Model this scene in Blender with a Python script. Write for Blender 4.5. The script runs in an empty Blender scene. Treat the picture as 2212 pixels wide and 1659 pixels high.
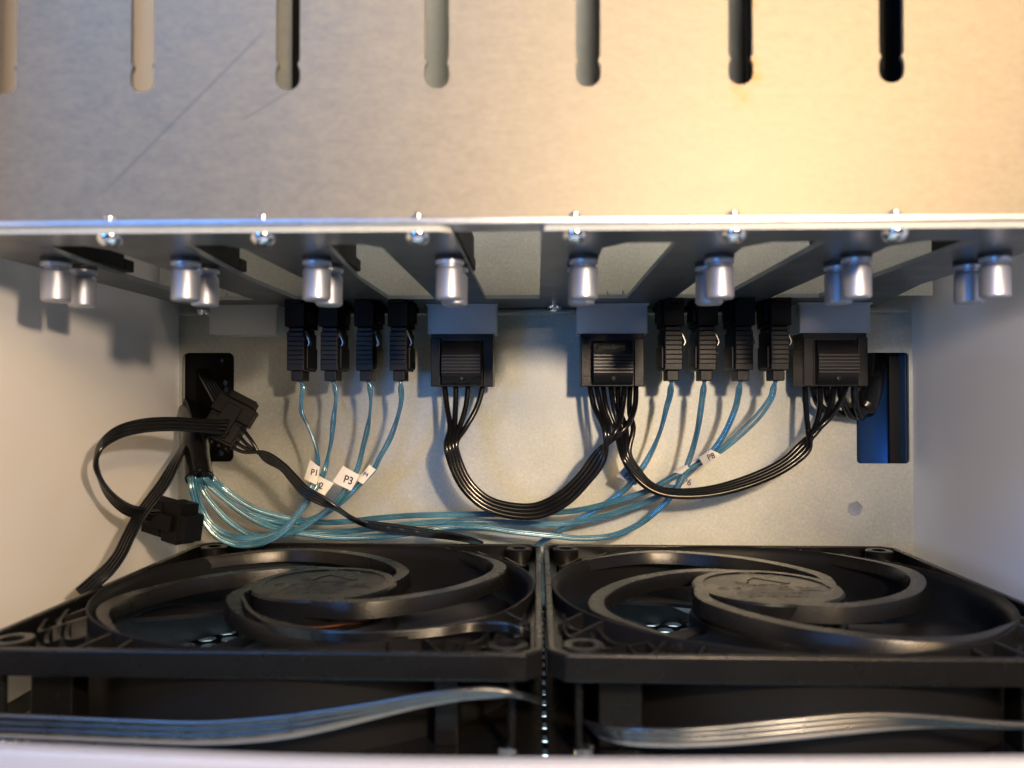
import bpy, bmesh, math, random
from math import sin, cos, pi, radians, sqrt, atan, atan2
from mathutils import Vector, Matrix
from mathutils.geometry import tessellate_polygon
random.seed(7)
S = 0.001                                   # everything below is written in millimetres
sc = bpy.context.scene
C = sc.collection

# ------------------------------------------------------------------ camera
F, CX, CY = 1713.0, 1106.0, 829.5           # focal length and centre for a 2212 px wide frame
YAW = atan(55/F); PIT = atan(30.5/F*cos(YAW))
cam = bpy.data.cameras.new('camera'); camo = bpy.data.objects.new('camera', cam); C.objects.link(camo)
cam.sensor_width = 36; cam.lens = F/2212*36
cam.clip_start = 0.01; cam.clip_end = 20
camo.location = (0, 0, 0); camo.rotation_euler = (pi/2+PIT, 0, YAW)
cam.dof.use_dof = True; cam.dof.focus_distance = 0.262; cam.dof.aperture_fstop = 14
sc.camera = camo

# ------------------------------------------------------------------ world, lamps, exposure
w = bpy.data.worlds.new('World'); sc.world = w; w.use_nodes = True
bg = w.node_tree.nodes['Background']
bg.inputs[0].default_value = (0.66, 0.72, 0.82, 1); bg.inputs[1].default_value = 0.045
def lamp(name, loc, target, size, power, col, size_y=None):
    l = bpy.data.lights.new(name, 'AREA'); l.energy = power; l.color = col
    if size_y: l.shape = 'RECTANGLE'; l.size = size*S; l.size_y = size_y*S
    else: l.shape = 'DISK'; l.size = size*S
    o = bpy.data.objects.new(name, l); C.objects.link(o); o.location = Vector(loc)*S
    d = Vector(target)-Vector(loc); o.rotation_euler = d.to_track_quat('-Z', 'Y').to_euler()
    return o
lamp('warm_room_lamp', (72, -25, 55), (-30, 260, -10), 15, 0.76, (1, 0.77, 0.55))
lamp('blue_window_light', (-320, -380, 5), (-60, 160, -40), 115, 1.0, (0.10, 0.38, 1.0), 125)
lamp('blue_window_light_high', (-230, -170, 340), (-70, 150, -60), 200, 2.1, (0.10, 0.38, 1.0))
lamp('plate_fill_panel', (215, -410, 330), (40, 157, 120), 480, 0.46, (1, 0.78, 0.50), 380).data.spread = radians(46)  # unseen warm panel added to spread an even glow over the front plate
st = lamp('warm_lamp_strip', (245, -300, 240), (75, 157, 110), 34, 0.27, (1, 0.60, 0.25), 250); st.data.spread = radians(46)
st.rotation_euler = (st.rotation_euler.to_matrix() @ Matrix.Rotation(radians(-45), 3, 'Z')).to_euler()
lamp('rear_plate_fill', (55, -110, 430), (30, 268, 45), 110, 0.15, (1, 0.85, 0.66)).data.spread = radians(42)  # unseen lamp, added to brighten the rear plate above the board
lamp('under_floor_fill', (0, 215, -82), (0, 215, -120), 230, 0.95, (0.70, 0.90, 1.0))  # added out of sight under the floor so its holes look bright
lamp('rear_chamber_fill', (122, 300, -28), (128, 330, -20), 12, 0.006, (0.10, 0.34, 1.0))  # small added lamp, out of view, giving the right cutout its blue
sc.view_settings.view_transform = 'Standard'; sc.view_settings.look = 'None'
sc.view_settings.exposure = -0.15; sc.view_settings.gamma = 1

# ------------------------------------------------------------------ ray helpers (photo pixel at 2212 px width -> place in mm)
def ray(px, py):
    x, y, z = (px-CX)/F, 1.0, (CY-py)/F
    y, z = y*cos(PIT)-z*sin(PIT), y*sin(PIT)+z*cos(PIT)
    return Vector((x*cos(YAW)-y*sin(YAW), x*sin(YAW)+y*cos(YAW), z))
def P(px, py, d):
    r = ray(px, py); return r*(d/r.y)
def PZ(px, py, z):
    r = ray(px, py); return r*(z/r.z)

# ------------------------------------------------------------------ materials
def new_mat(name, base, rough=0.5, metal=0.0, **kw):
    m = bpy.data.materials.new(name); m.use_nodes = True
    b = m.node_tree.nodes['Principled BSDF']
    b.inputs['Base Color'].default_value = (*base, 1); b.inputs['Roughness'].default_value = rough
    b.inputs['Metallic'].default_value = metal
    for k, v in kw.items(): b.inputs[k.replace('_', ' ')].default_value = v
    return m
def N(m, t): return m.node_tree.nodes.new(t)
def L(m, a, b): m.node_tree.links.new(a, b)
def coords(m, scale=(1, 1, 1), loc=(0, 0, 0), rot=(0, 0, 0)):
    tc = N(m, 'ShaderNodeTexCoord'); mp = N(m, 'ShaderNodeMapping')
    mp.inputs['Scale'].default_value = scale; mp.inputs['Location'].default_value = loc; mp.inputs['Rotation'].default_value = rot
    L(m, tc.outputs['Object'], mp.inputs['Vector']); return mp.outputs[0]
def ramp(m, fac, p0, c0, p1, c1):
    r = N(m, 'ShaderNodeValToRGB'); e = r.color_ramp.elements
    e[0].position = p0; e[0].color = (*c0, 1); e[1].position = p1; e[1].color = (*c1, 1)
    L(m, fac, r.inputs[0]); return r.outputs[0]
def noise(m, vec, scale, detail=4, rough=0.55):
    n = N(m, 'ShaderNodeTexNoise'); n.inputs['Scale'].default_value = scale
    n.inputs['Detail'].default_value = detail; n.inputs['Roughness'].default_value = rough
    L(m, vec, n.inputs['Vector']); return n.outputs['Fac']
def bump(m, h, strength, dist=0.0002):
    b = N(m, 'ShaderNodeBump'); b.inputs['Strength'].default_value = strength; b.inputs['Distance'].default_value = dist
    L(m, h, b.inputs['Height']); L(m, b.outputs[0], m.node_tree.nodes['Principled BSDF'].inputs['Normal'])
def math_(m, op, a, b=None, c=None, clamp=False):
    n = N(m, 'ShaderNodeMath'); n.operation = op; n.use_clamp = clamp
    for i, v in enumerate((a, b, c)):
        if v is None: continue
        if isinstance(v, (int, float)): n.inputs[i].default_value = v
        else: L(m, v, n.inputs[i])
    return n.outputs[0]
def mixc(m, fac, a, b):
    n = N(m, 'ShaderNodeMix'); n.data_type = 'RGBA'
    L(m, fac, n.inputs[0]) if not isinstance(fac, float) else None
    for i, v in ((6, a), (7, b)):
        if isinstance(v, tuple): n.inputs[i].default_value = (*v, 1)
        else: L(m, v, n.inputs[i])
    return n.outputs[2]

def galvanised(name, c0, c1, rough, grain=(900, 900, 260), metal=0.85, marks=None, sparkle=0.0):
    m = new_mat(name, c0, rough, metal); B = m.node_tree.nodes['Principled BSDF']
    v = coords(m)
    big = noise(m, v, 28, 5, 0.6) if not marks else noise(m, coords(m, (1.0, 1, 2.2), rot=(0, 0.5, 0)), 150, 5, 0.72)
    vg = coords(m, tuple(g for g in grain)); gr = noise(m, vg, 1.0, 3, 0.6)
    f = math_(m, 'ADD', math_(m, 'MULTIPLY', big, 0.55), math_(m, 'MULTIPLY', gr, 0.45))
    col = ramp(m, f, 0.36, c0, 0.66, c1)
    if sparkle:
        vo = N(m, 'ShaderNodeTexVoronoi'); vo.inputs['Scale'].default_value = 1100; L(m, v, vo.inputs['Vector'])
        sp = ramp(m, vo.outputs['Color'], 0.80, (0, 0, 0), 0.97, (1, 1, 1))
        col = mixc(m, math_(m, 'MULTIPLY', sp, sparkle), col, (0.95, 0.93, 0.88))
    rg = math_(m, 'ADD', math_(m, 'MULTIPLY', math_(m, 'SUBTRACT', f, 0.5), 0.35), rough)
    if marks: col, rg = marks(m, col, rg)
    L(m, col, B.inputs['Base Color']); L(m, rg, B.inputs['Roughness'])
    bump(m, gr, 0.22, 0.00012)
    return m

def plate_marks(m, col, rg):
    """a long diagonal scratch and an orange rust stain round one slot (object space = metres, origin at the plate's base)"""
    tc = N(m, 'ShaderNodeTexCoord'); sx = N(m, 'ShaderNodeSeparateXYZ'); L(m, tc.outputs['Object'], sx.inputs[0])
    X, Z = sx.outputs[0], sx.outputs[2]
    def line(x0, z0, x1, z1, wd):
        dx, dz = x1-x0, z1-z0; l = sqrt(dx*dx+dz*dz); nx, nz = -dz/l, dx/l
        d = math_(m, 'ABSOLUTE', math_(m, 'ADD', math_(m, 'ADD', math_(m, 'MULTIPLY', X, nx), math_(m, 'MULTIPLY', Z, nz)), -(x0*nx+z0*nz)))
        a = math_(m, 'SUBTRACT', 1.0, math_(m, 'DIVIDE', d, wd), clamp=True)
        t = math_(m, 'ADD', math_(m, 'ADD', math_(m, 'MULTIPLY', X, dx/l/l), math_(m, 'MULTIPLY', Z, dz/l/l)), -(x0*dx+z0*dz)/l/l)
        e = math_(m, 'MULTIPLY', math_(m, 'MULTIPLY', t, 8.0, clamp=True), math_(m, 'MULTIPLY', math_(m, 'SUBTRACT', 1.0, t), 8.0, clamp=True))
        return math_(m, 'MULTIPLY', a, e)
    a, b = P(215, 425, 157)*S, P(590, 48, 157)*S
    s1 = line(a.x, a.z-0.0345, b.x, b.z-0.0345, 0.00045)
    a, b = P(520, 262, 157)*S, P(636, 190, 157)*S
    s2 = line(a.x, a.z-0.0345, b.x, b.z-0.0345, 0.0004)
    col = mixc(m, math_(m, 'MULTIPLY', s1, 0.6), col, (0.10, 0.11, 0.10))
    col = mixc(m, math_(m, 'MULTIPLY', s2, 0.55), col, (0.12, 0.11, 0.10))
    nz = noise(m, coords(m), 260, 5, 0.7)
    def blob(px, py, r):
        p = P(px, py, 157)*S
        d = math_(m, 'SQRT', math_(m, 'ADD', math_(m, 'POWER', math_(m, 'SUBTRACT', X, p.x), 2.0), math_(m, 'POWER', math_(m, 'SUBTRACT', Z, p.z-0.0345), 2.0)))
        return math_(m, 'SUBTRACT', 1.0, math_(m, 'DIVIDE', d, r*S), clamp=True)
    bl = None
    for px, py, r in ((1592, 198, 2.4), (1625, 135, 2.2), (1632, 165, 2.2), (1620, 8, 2.0), (1604, 210, 2.6)):
        x = blob(px, py, r); bl = x if bl is None else math_(m, 'MAXIMUM', bl, x)
    rust = math_(m, 'MULTIPLY', bl, math_(m, 'MULTIPLY', math_(m, 'SUBTRACT', nz, 0.32), 4.0, clamp=True), clamp=True)
    col = mixc(m, math_(m, 'MULTIPLY', rust, 0.75), col, (0.34, 0.14, 0.03))
    return col, rg

def plastic(name, base, rough, grain=700, strength=0.25, **kw):
    m = new_mat(name, base, rough, **kw); v = coords(m)
    n = noise(m, v, grain, 3, 0.6); b2 = noise(m, v, 60, 4)
    B = m.node_tree.nodes['Principled BSDF']
    if max(base) < 0.05 and 'IOR' not in kw and 'Specular_IOR_Level' not in kw: B.inputs['Specular IOR Level'].default_value = 0.30
    L(m, math_(m, 'ADD', math_(m, 'MULTIPLY', math_(m, 'SUBTRACT', b2, 0.5), 0.3), rough), B.inputs['Roughness'])
    bump(m, n, strength, 0.00015)
    return m

M = {}
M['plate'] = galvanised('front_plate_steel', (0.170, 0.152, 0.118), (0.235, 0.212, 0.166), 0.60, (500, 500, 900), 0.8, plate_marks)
M['galv'] = galvanised('galvanised_steel', (0.38, 0.395, 0.37), (0.55, 0.56, 0.51), 0.50, (1100, 1100, 1100), 0.60, None, 0.12)
M['pale'] = plastic('painted_lilac_light', (0.72, 0.74, 0.86), 0.5, 900, 0.1)  # lilac light behind the left slots, put into the sheet colour
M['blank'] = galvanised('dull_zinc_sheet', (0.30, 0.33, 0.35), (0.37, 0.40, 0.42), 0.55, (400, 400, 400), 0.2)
M['edge'] = galvanised('folded_steel_edge', (0.42, 0.44, 0.47), (0.52, 0.54, 0.57), 0.34, (700, 700, 700), 0.9)
M['paint'] = plastic('white_powder_coat', (0.80, 0.78, 0.77), 0.5, 1400, 0.12)
M['bluelight'] = plastic('painted_blue_light', (0.05, 0.09, 0.155), 0.6, 900, 0.05, Specular_IOR_Level=0.1)  # blue light on the side wall, put into the colour of added sheets
M['rim'] = plastic('white_enamel', (0.40, 0.40, 0.415), 0.30, 900, 0.05)
M['board'] = plastic('black_solder_mask', (0.062, 0.072, 0.078), 0.34, 300, 0.06)
M['board_edge'] = galvanised('fibreglass_edge', (0.22, 0.24, 0.23), (0.33, 0.35, 0.33), 0.6, (2500, 600, 600), 0.0)
M['can'] = new_mat('aluminium_can', (0.44, 0.46, 0.53), 0.46, 0.8)
M['rubber'] = new_mat('capacitor_rubber', (0.02, 0.02, 0.025), 0.5)
M['sleeve'] = new_mat('capacitor_ring', (0.62, 0.66, 0.74), 0.35, 0.6)
M['ribs'] = plastic('ribbed_nylon', (0.02, 0.019, 0.018), 0.35, 900, 0.2, Specular_IOR_Level=0.6)
M['lead'] = plastic('glossy_lead_pvc', (0.009, 0.009, 0.010), 0.27, 200, 0.05, Specular_IOR_Level=1.0, IOR=1.6)
M['black'] = plastic('black_nylon', (0.008, 0.0075, 0.0075), 0.42, 900, 0.5)
M['sock'] = plastic('black_socket_plastic', (0.0035, 0.0035, 0.004), 0.5, 900, 0.2, Specular_IOR_Level=0.12)
M['fan'] = plastic('fan_black_plastic', (0.0052, 0.005, 0.005), 0.27, 3200, 0.24, Specular_IOR_Level=0.36)
M['duct'] = plastic('fan_duct_plastic', (0.006, 0.006, 0.007), 0.5, 1300, 0.3, Specular_IOR_Level=0.15)
M['blade'] = plastic('fan_blade_plastic', (0.006, 0.006, 0.008), 0.42, 500, 0.12, Specular_IOR_Level=0.4)
M['wire'] = plastic('black_wire_pvc', (0.006, 0.006, 0.0065), 0.20, 200, 0.05, IOR=1.5)
M['header'] = new_mat('milky_nylon', (0.85, 0.90, 0.94), 0.30, 0.0, Transmission_Weight=0.62, IOR=1.3)
M['paper'] = plastic('label_paper', (0.80, 0.77, 0.73), 0.45, 800, 0.1)
M['clearlabel'] = new_mat('thin_label_film', (0.46, 0.45, 0.44), 0.3)
M['ink'] = new_mat('label_ink', (0.012, 0.012, 0.014), 0.5)
M['steel'] = new_mat('bright_zinc', (0.78, 0.79, 0.80), 0.16, 1.0)
M['gold'] = new_mat('gilt_contact', (0.85, 0.60, 0.22), 0.22, 1.0)
M['copper'] = new_mat('copper_winding', (0.20, 0.08, 0.045), 0.5, 0.8)
M['darkfloor'] = plastic('black_painted_steel', (0.009, 0.0095, 0.011), 0.42, 900, 0.2, Specular_IOR_Level=0.25)
M['matte'] = plastic('matte_black_steel', (0.004, 0.004, 0.0045), 0.6, 900, 0.2, Specular_IOR_Level=0.12)
M['clip'] = new_mat('spring_steel', (0.42, 0.42, 0.43), 0.34, 1.0)
M['desk'] = plastic('pale_desk_laminate', (0.74, 0.77, 0.80), 0.5, 300, 0.05)
M['print'] = new_mat('pale_wire_pvc', (0.15, 0.15, 0.155), 0.3)
m = new_mat('teal_clear_jacket', (0.06, 0.36, 0.46), 0.20, 0.15, Coat_Weight=1.0, Coat_Roughness=0.08)
v = coords(m); c_ = ramp(m, noise(m, v, 90, 4), 0.35, (0.020, 0.10, 0.17), 0.68, (0.065, 0.22, 0.34))
L(m, c_, m.node_tree.nodes['Principled BSDF'].inputs['Base Color']); bump(m, noise(m, v, 400, 3), 0.3, 0.0003)
M['teal'] = m
m = new_mat('silver_drain_wire', (0.62, 0.80, 0.84), 0.14, 0.9, Coat_Weight=0.5); M['drain'] = m

# ------------------------------------------------------------------ geometry collector
class G:
    def __init__(s): s.v = []; s.f = []; s.mi = []
    def add(s, vs, fs, mi=0):
        b = len(s.v); s.v += [Vector(x) for x in vs]; s.f += [tuple(b+i for i in f) for f in fs]; s.mi += [mi]*len(fs); return s
    def box(s, x0, x1, y0, y1, z0, z1, mi=0):
        return s.add([(x0,y0,z0),(x1,y0,z0),(x1,y1,z0),(x0,y1,z0),(x0,y0,z1),(x1,y0,z1),(x1,y1,z1),(x0,y1,z1)],
                     [(0,3,2,1),(4,5,6,7),(0,1,5,4),(1,2,6,5),(2,3,7,6),(3,0,4,7)], mi)
    def lathe(s, prof, n=32, c=(0, 0, 0), axis='z', mi=0, a0=0, a1=2*pi, close=True):
        full = abs(a1-a0-2*pi) < 1e-6; m_ = n if full else n+1; vs = []; fs = []
        for i in range(m_):
            a = a0+(a1-a0)*i/n
            for r, z in prof:
                p = (r*cos(a), r*sin(a), z)
                if axis == 'y': p = (p[0], p[2], p[1])
                vs.append((p[0]+c[0], p[1]+c[1], p[2]+c[2]))
        k = len(prof)
        for i in range(n):
            j = (i+1) % m_
            for q in range(k-1): fs.append((i*k+q, j*k+q, j*k+q+1, i*k+q+1))
        return s.add(vs, fs, mi)
    def plate(s, outer, holes, t0, t1, f, mi=0, mside=None):
        """flat plate with holes: 2-D outlines, mapped by f(u, v, t) with thickness t0..t1"""
        mside = mi if mside is None else mside
        polys = [outer]+holes
        tris = tessellate_polygon([[Vector((a, b, 0)) for a, b in p] for p in polys])
        flat = [q for p in polys for q in p]; n = len(flat)
        vs = [f(a, b, t0) for a, b in flat]+[f(a, b, t1) for a, b in flat]
        s.add(vs, [tuple(t) for t in tris]+[tuple(n+i for i in reversed(t)) for t in tris], mi)
        base = len(s.v)-2*n; o = 0
        for p in polys:
            k = len(p)
            for i in range(k):
                j = (i+1) % k; s.f.append((base+o+i, base+o+j, base+n+o+j, base+n+o+i)); s.mi.append(mside)
            o += k
        return s
    def tube(s, pts, r, n=8, mi=0):
        pts = [Vector(p) for p in pts]; T = []
        for i in range(len(pts)):
            t = pts[min(i+1, len(pts)-1)]-pts[max(i-1, 0)]; T.append(t.normalized())
        u = T[0].orthogonal().normalized(); rings = []; vs = []
        for i, p in enumerate(pts):
            u = (u-T[i]*u.dot(T[i])).normalized(); w_ = T[i].cross(u)
            rr = r[i] if isinstance(r, (list, tuple)) else r
            for k in range(n):
                a = 2*pi*k/n; vs.append(p+(u*cos(a)+w_*sin(a))*rr)
        fs = []
        for i in range(len(pts)-1):
            for k in range(n):
                k2 = (k+1) % n; fs.append((i*n+k, i*n+k2, (i+1)*n+k2, (i+1)*n+k))
        fs.append(tuple(range(n-1, -1, -1))); fs.append(tuple((len(pts)-1)*n+k for k in range(n)))
        return s.add(vs, fs, mi)
    def xf(s, mat):
        s.v = [mat @ x for x in s.v]; return s
    def shift(s, d):
        d = Vector(d); s.v = [x+d for x in s.v]; return s
    def join(s, g, mi=None):
        b = len(s.v); s.v += g.v; s.f += [tuple(b+i for i in f) for f in g.f]; s.mi += g.mi if mi is None else [mi]*len(g.f); return s

def mesh(name, g, mats, smooth=35):
    me = bpy.data.meshes.new(name); me.from_pydata([x*S for x in g.v], [], g.f)
    for mm in (mats if isinstance(mats, (list, tuple)) else [mats]): me.materials.append(mm)
    me.polygons.foreach_set('material_index', g.mi)
    me.validate()
    bm = bmesh.new(); bm.from_mesh(me); bmesh.ops.recalc_face_normals(bm, faces=bm.faces); bm.to_mesh(me); bm.free()
    if smooth:
        me.polygons.foreach_set('use_smooth', [True]*len(me.polygons)); me.set_sharp_from_angle(angle=radians(smooth))
    me.update(); return me
def obj(name, g, mats, parent=None, bevel=0, seg=2, smooth=35, loc=None):
    """link g as one mesh object; its coordinates are relative to the parent's origin (or to the world at top level)"""
    if 'wire' in name or 'strand' in name or 'sleeve' in name: smooth = 80
    me = g if isinstance(g, bpy.types.Mesh) else mesh(name, g, mats, smooth)
    o = bpy.data.objects.new(name, me); C.objects.link(o)
    if parent: o.parent = parent
    if loc is not None: o.location = Vector(loc)*S
    if bevel:
        b = o.modifiers.new('bevel', 'BEVEL'); b.width = bevel*S; b.segments = seg; b.limit_method = 'ANGLE'; b.angle_limit = radians(40); b.harden_normals = True
    return o
def tag(o, label=None, cat=None, group=None, kind=None):
    for k, x in (('label', label), ('category', cat), ('group', group), ('kind', kind)):
        if x: o[k] = x
    return o
def thing(name, label, cat, loc, group=None):
    o = bpy.data.objects.new(name, None); C.objects.link(o); o.location = Vector(loc)*S; o.empty_display_size = 0.005
    return tag(o, label, cat, group)
def struct(name, g, mats, label=None, **kw):
    return tag(obj(name, g, mats, **kw), label, None, None, 'structure')
def copy_tree(o, parent=None):
    c = o.copy(); C.objects.link(c)
    if parent: c.parent = parent
    for ch in [x for x in bpy.data.objects if x.parent == o]: copy_tree(ch, c)
    return c

def catmull(pts, n=8):
    pts = [Vector(p) for p in pts]; out = []
    Q = [pts[0]*2-pts[1]]+pts+[pts[-1]*2-pts[-2]]
    for i in range(1, len(Q)-2):
        a, b, c, d = Q[i-1:i+3]
        # centripetal parameters keep uneven control points from looping
        t0 = 0; t1 = t0+max((b-a).length, 1e-6)**0.5; t2 = t1+max((c-b).length, 1e-6)**0.5; t3 = t2+max((d-c).length, 1e-6)**0.5
        for k in range(n):
            t = t1+(t2-t1)*k/n
            A1 = a*((t1-t)/(t1-t0))+b*((t-t0)/(t1-t0)); A2 = b*((t2-t)/(t2-t1))+c*((t-t1)/(t2-t1)); A3 = c*((t3-t)/(t3-t2))+d*((t-t2)/(t3-t2))
            B1 = A1*((t2-t)/(t2-t0))+A2*((t-t0)/(t2-t0)); B2 = A2*((t3-t)/(t3-t1))+A3*((t-t1)/(t3-t1))
            out.append(B1*((t2-t)/(t2-t1))+B2*((t-t1)/(t2-t1)))
    out.append(pts[-1]); return out
def strands(ctrl, n, start=None):
    """n parallel strands along control points (px, py, depth, spread across the view, spread in depth)"""
    cen = [P(c[0], c[1], c[2]) for c in ctrl]; out = [[] for _ in range(n)]
    for i, c in enumerate(ctrl):
        t = cen[min(i+1, len(cen)-1)]-cen[max(i-1, 0)]; per = Vector((t.z, 0, -t.x)).normalized()
        for k in range(n):
            q = k-(n-1)/2; out[k].append(cen[i]+per*(q*c[3])+Vector((0, q*c[4], 0)))
    return out
def circle(cx, cy, r, n=24, a0=0):
    return [(cx+r*cos(a0+2*pi*i/n), cy+r*sin(a0+2*pi*i/n)) for i in range(n)]
def rrect(x0, x1, y0, y1, r, n=5):
    out = []
    for cx, cy, a in ((x1-r, y1-r, 0), (x0+r, y1-r, pi/2), (x0+r, y0+r, pi), (x1-r, y0+r, 1.5*pi)):
        out += [(cx+r*cos(a+pi/2*i/n), cy+r*sin(a+pi/2*i/n)) for i in range(n+1)]
    return out
def text_g(s, size, ext=0.05, bold=0.0, sx=1.0):
    cu = bpy.data.curves.new('t', 'FONT'); cu.body = s; cu.size = size; cu.extrude = ext; cu.align_x = 'CENTER'; cu.align_y = 'CENTER'; cu.offset = bold; cu.resolution_u = 3
    ob = bpy.data.objects.new('t', cu); C.objects.link(ob); me = bpy.data.meshes.new_from_object(ob)
    g = G(); g.add([(v.co.x*sx, v.co.y, v.co.z) for v in me.vertices], [tuple(p.vertices) for p in me.polygons])
    bpy.data.objects.remove(ob); bpy.data.curves.remove(cu); bpy.data.meshes.remove(me); return g

# ================================================================== THE SETTING: the case
WL, WR, WD = -132.0, 134.0, 288.0
XZ = lambda y: (lambda u, v, t: (u, y+t, v))       # plate standing across the view
XY = lambda z: (lambda u, v, t: (u, v, z+t))       # plate lying flat
hexh = circle(113.4, -39.7, 2.9, 6, 0.25)
struct('back_wall', G().plate([(WL-4, -100), (WR+4, -100), (WR+4, 150), (WL-4, 150)],
    [rrect(-130.8, -111.5, -23.4, 16.7, 2.2), rrect(114.2, 132.8, -23.4, 16.3, 1.4), hexh], 0, 1.2, XZ(WD)), M['galv'], 'grey galvanised steel sheet behind the connectors')
def side_wall(x, t):
    return G().box(min(x, x+t), max(x, x+t), 106, 420, -100, 170)
struct('left_wall', side_wall(WL, -2.5), M['paint'], 'white painted panel at the left with cable shadows')
struct('right_wall', side_wall(WR, 2.5), M['paint'], 'white painted panel at the right, in blue grey shade')
struct('rear_chamber_wall', G().box(WL, WR, 414, 418, -100, 170), M['darkfloor'])
# perforated floor: one cell per hole
g = G(); hole_r = 2.75; pit = 7.3
def cell(x0, x1, y0, y1, cx, cy, r, n=16):
    pts = []
    for i in range(n):
        a = 2*pi*i/n+pi/n*0; c_, s_ = cos(a), sin(a)
        k = min((x1-cx)/c_ if c_ > 1e-6 else ((x0-cx)/c_ if c_ < -1e-6 else 1e9), (y1-cy)/s_ if s_ > 1e-6 else ((y0-cy)/s_ if s_ < -1e-6 else 1e9))
        pts.append((cx+c_*k, cy+s_*k))
    # add exact corners
    vs = []; fs = []
    for i in range(n):
        a = 2*pi*i/n; vs.append((cx+r*cos(a), cy+r*sin(a), -76)); vs.append((pts[i][0], pts[i][1], -76)); vs.append((cx+r*cos(a), cy+r*sin(a), -77.2))
    for i in range(n):
        j = (i+1) % n
        fs.append((3*i, 3*i+1, 3*j+1, 3*j)); fs.append((3*i, 3*j, 3*j+2, 3*i+2))
    for qx, qy in ((x0, y0), (x1, y0), (x1, y1), (x0, y1)):
        a = atan2(qy-cy, qx-cx) % (2*pi); i = int(a/(2*pi/n)) % n; j = (i+1) % n
        vs.append((qx, qy, -76)); fs.append((3*i+1, len(vs)-1, 3*j+1))
    g.add(vs, fs)
row = 0; y = 112.0
while y < 284:
    off = pit/2 if row % 2 else 0
    for side in (-1, 1):
        x = 5.4 if side > 0 else -2.0
        lim = 130 if side > 0 else -130
        if off:
            x2 = x+side*off; g.box(min(x, x2), max(x, x2), y, y+7.0, -77.2, -76); x = x2
        while abs(x+side*pit) < 117:
            x2 = x+side*pit; a_, b_ = min(x, x2), max(x, x2); cell(a_, b_, y, y+7.0, (a_+b_)/2, y+3.5, hole_r); x = x2
        g.box(min(x, side*134), max(x, side*134), y, y+7.0, -77.2, -76)
    cell(-2.0, 5.4, y, y+7.0, 1.7, y+3.5, 1.7)
    y += 7.0; row += 1
g.box(WL, WR, y, 288, -77.2, -76); g.box(WL, WR, 104, 112, -77.2, -76)
struct('floor', g, M['darkfloor'], 'black perforated case floor under the fans')
struct('desk', G().box(-260, 260, -60, 420, -118, -112), M['desk'])
# white front rim of the case
top = [(-160, -46.4)]+[(P(px, py, 110).x, P(px, py, 110).z) for px, py in ((0, 1599), (350, 1614), (600, 1624.5), (900, 1630.5), (1350, 1632), (1950, 1629), (2200, 1627))]+[(160, -46.5)]
sm = catmull([Vector((a, 0, b)) for a, b in top], 5); top = [(p.x, p.z) for p in sm]
struct('front_rim', G().plate([(160, -112), (-160, -112)]+top, [], -3, 0, XZ(110)), M['rim'], 'white enamel rim along the bottom of the picture', bevel=0.7, seg=3)

# things seen through the cutouts of the back wall
t = thing('cover_plate', 'black perforated cover plate behind the left cutout of the back wall', 'plate', (-121, 292, -4))
pl = G().plate([(-10.5, -26), (9.8, -26), (9.8, 26), (-10.5, 26)], [circle(P(px, py, 292).x+121, P(px, py, 292).z+4, r, 14) for px, py, r in ((485, 827, 1.15), (486.5, 841, 1.15), (476, 979, 1.2), (478, 779, 0.9))], 0, 1.4, lambda u, v, tt: (u, tt, v))
obj('plate', pl, M['matte'], t)
o = obj('backing_sheet', G().box(-10, 9.5, 8, 9, -26, 26), M['paint'], t)
g = G().box(112, 116.3, 289.4, 292, -26, 20)
t = thing('blue_light_panel', 'rounded added panel coloured like the blue light behind the right cutout', 'panel', (124, 330, -20))
g = G(); n = 14; vs = []; fs = []
for i in range(n+1):
    a = i/n; x = -10+18.8*a; yy = 10*(a**2.2)
    vs += [(x, yy, -45), (x, yy, 60), (x, yy+2, -45), (x, yy+2, 60)]
for i in range(n):
    b = 4*i; fs += [(b, b+4, b+5, b+1), (b+2, b+3, b+7, b+6), (b+1, b+5, b+7, b+3), (b, b+2, b+6, b+4)]
fs += [(0, 1, 3, 2), (4*n, 4*n+2, 4*n+3, 4*n+1)]
obj('blue_light_sheet', g.add(vs, fs), M['bluelight'], t)
obj('panel_edge', G().box(5.4, 8.8, -34, -32, -45, 60), M['darkfloor'], t)
obj('blue_light_liner', G().box(8.9, 9.8, -39, 82, -60, 80), M['bluelight'], t)  # added sheet over the white side wall, coloured as if lit blue
obj('panel_return', G().box(-10.5, -8.6, -40, -24, -45, 60), M['darkfloor'], t)
o = obj('hex_nut_insert', G().plate(circle(0, 0, 2.9, 6, 0.25), [], 0.5, 2.5, lambda u, v, tt: (u, tt, v)), M['edge'], loc=(113.4, 288, -39.7))
tag(o, 'hexagonal press-in nut low on the right of the back wall', 'nut')

# ================================================================== drive cage
CZ = 34.5
cage = thing('drive_cage', 'galvanised steel drive cage with keyhole-ended slots over the picture', 'cage', (0, 157, CZ))
SX = [-108.4, -79.9, -50.2, -20.1, 10.1, 40.2, 69.6, 100.0]
def slot_outline(x, z0, z1, r=2.5):
    pts = []
    for i in range(9): a = pi+pi*i/8; pts.append((x+r*cos(a), z0+r+r*0.92*sin(a)))
    zz = z0+r
    right = [(r, zz+1.6), (r-0.15, zz+2.2), (r-0.48, zz+2.8), (r-0.48, zz+3.2), (r-0.08, zz+3.8), (r-0.08, z1)]
    pts += [(x+a, b) for a, b in right]+[(x-a, b) for a, b in reversed(right)]
    return pts
pg = G().plate([(-131, 0.6), (131, 0.6), (131, 100), (-131, 100)], [slot_outline(x, 61.7-CZ, 96) for x in SX], 0, 1.1, lambda u, v, tt: (u, tt, v))
obj('front_plate', pg, M['plate'], cage)
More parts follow.
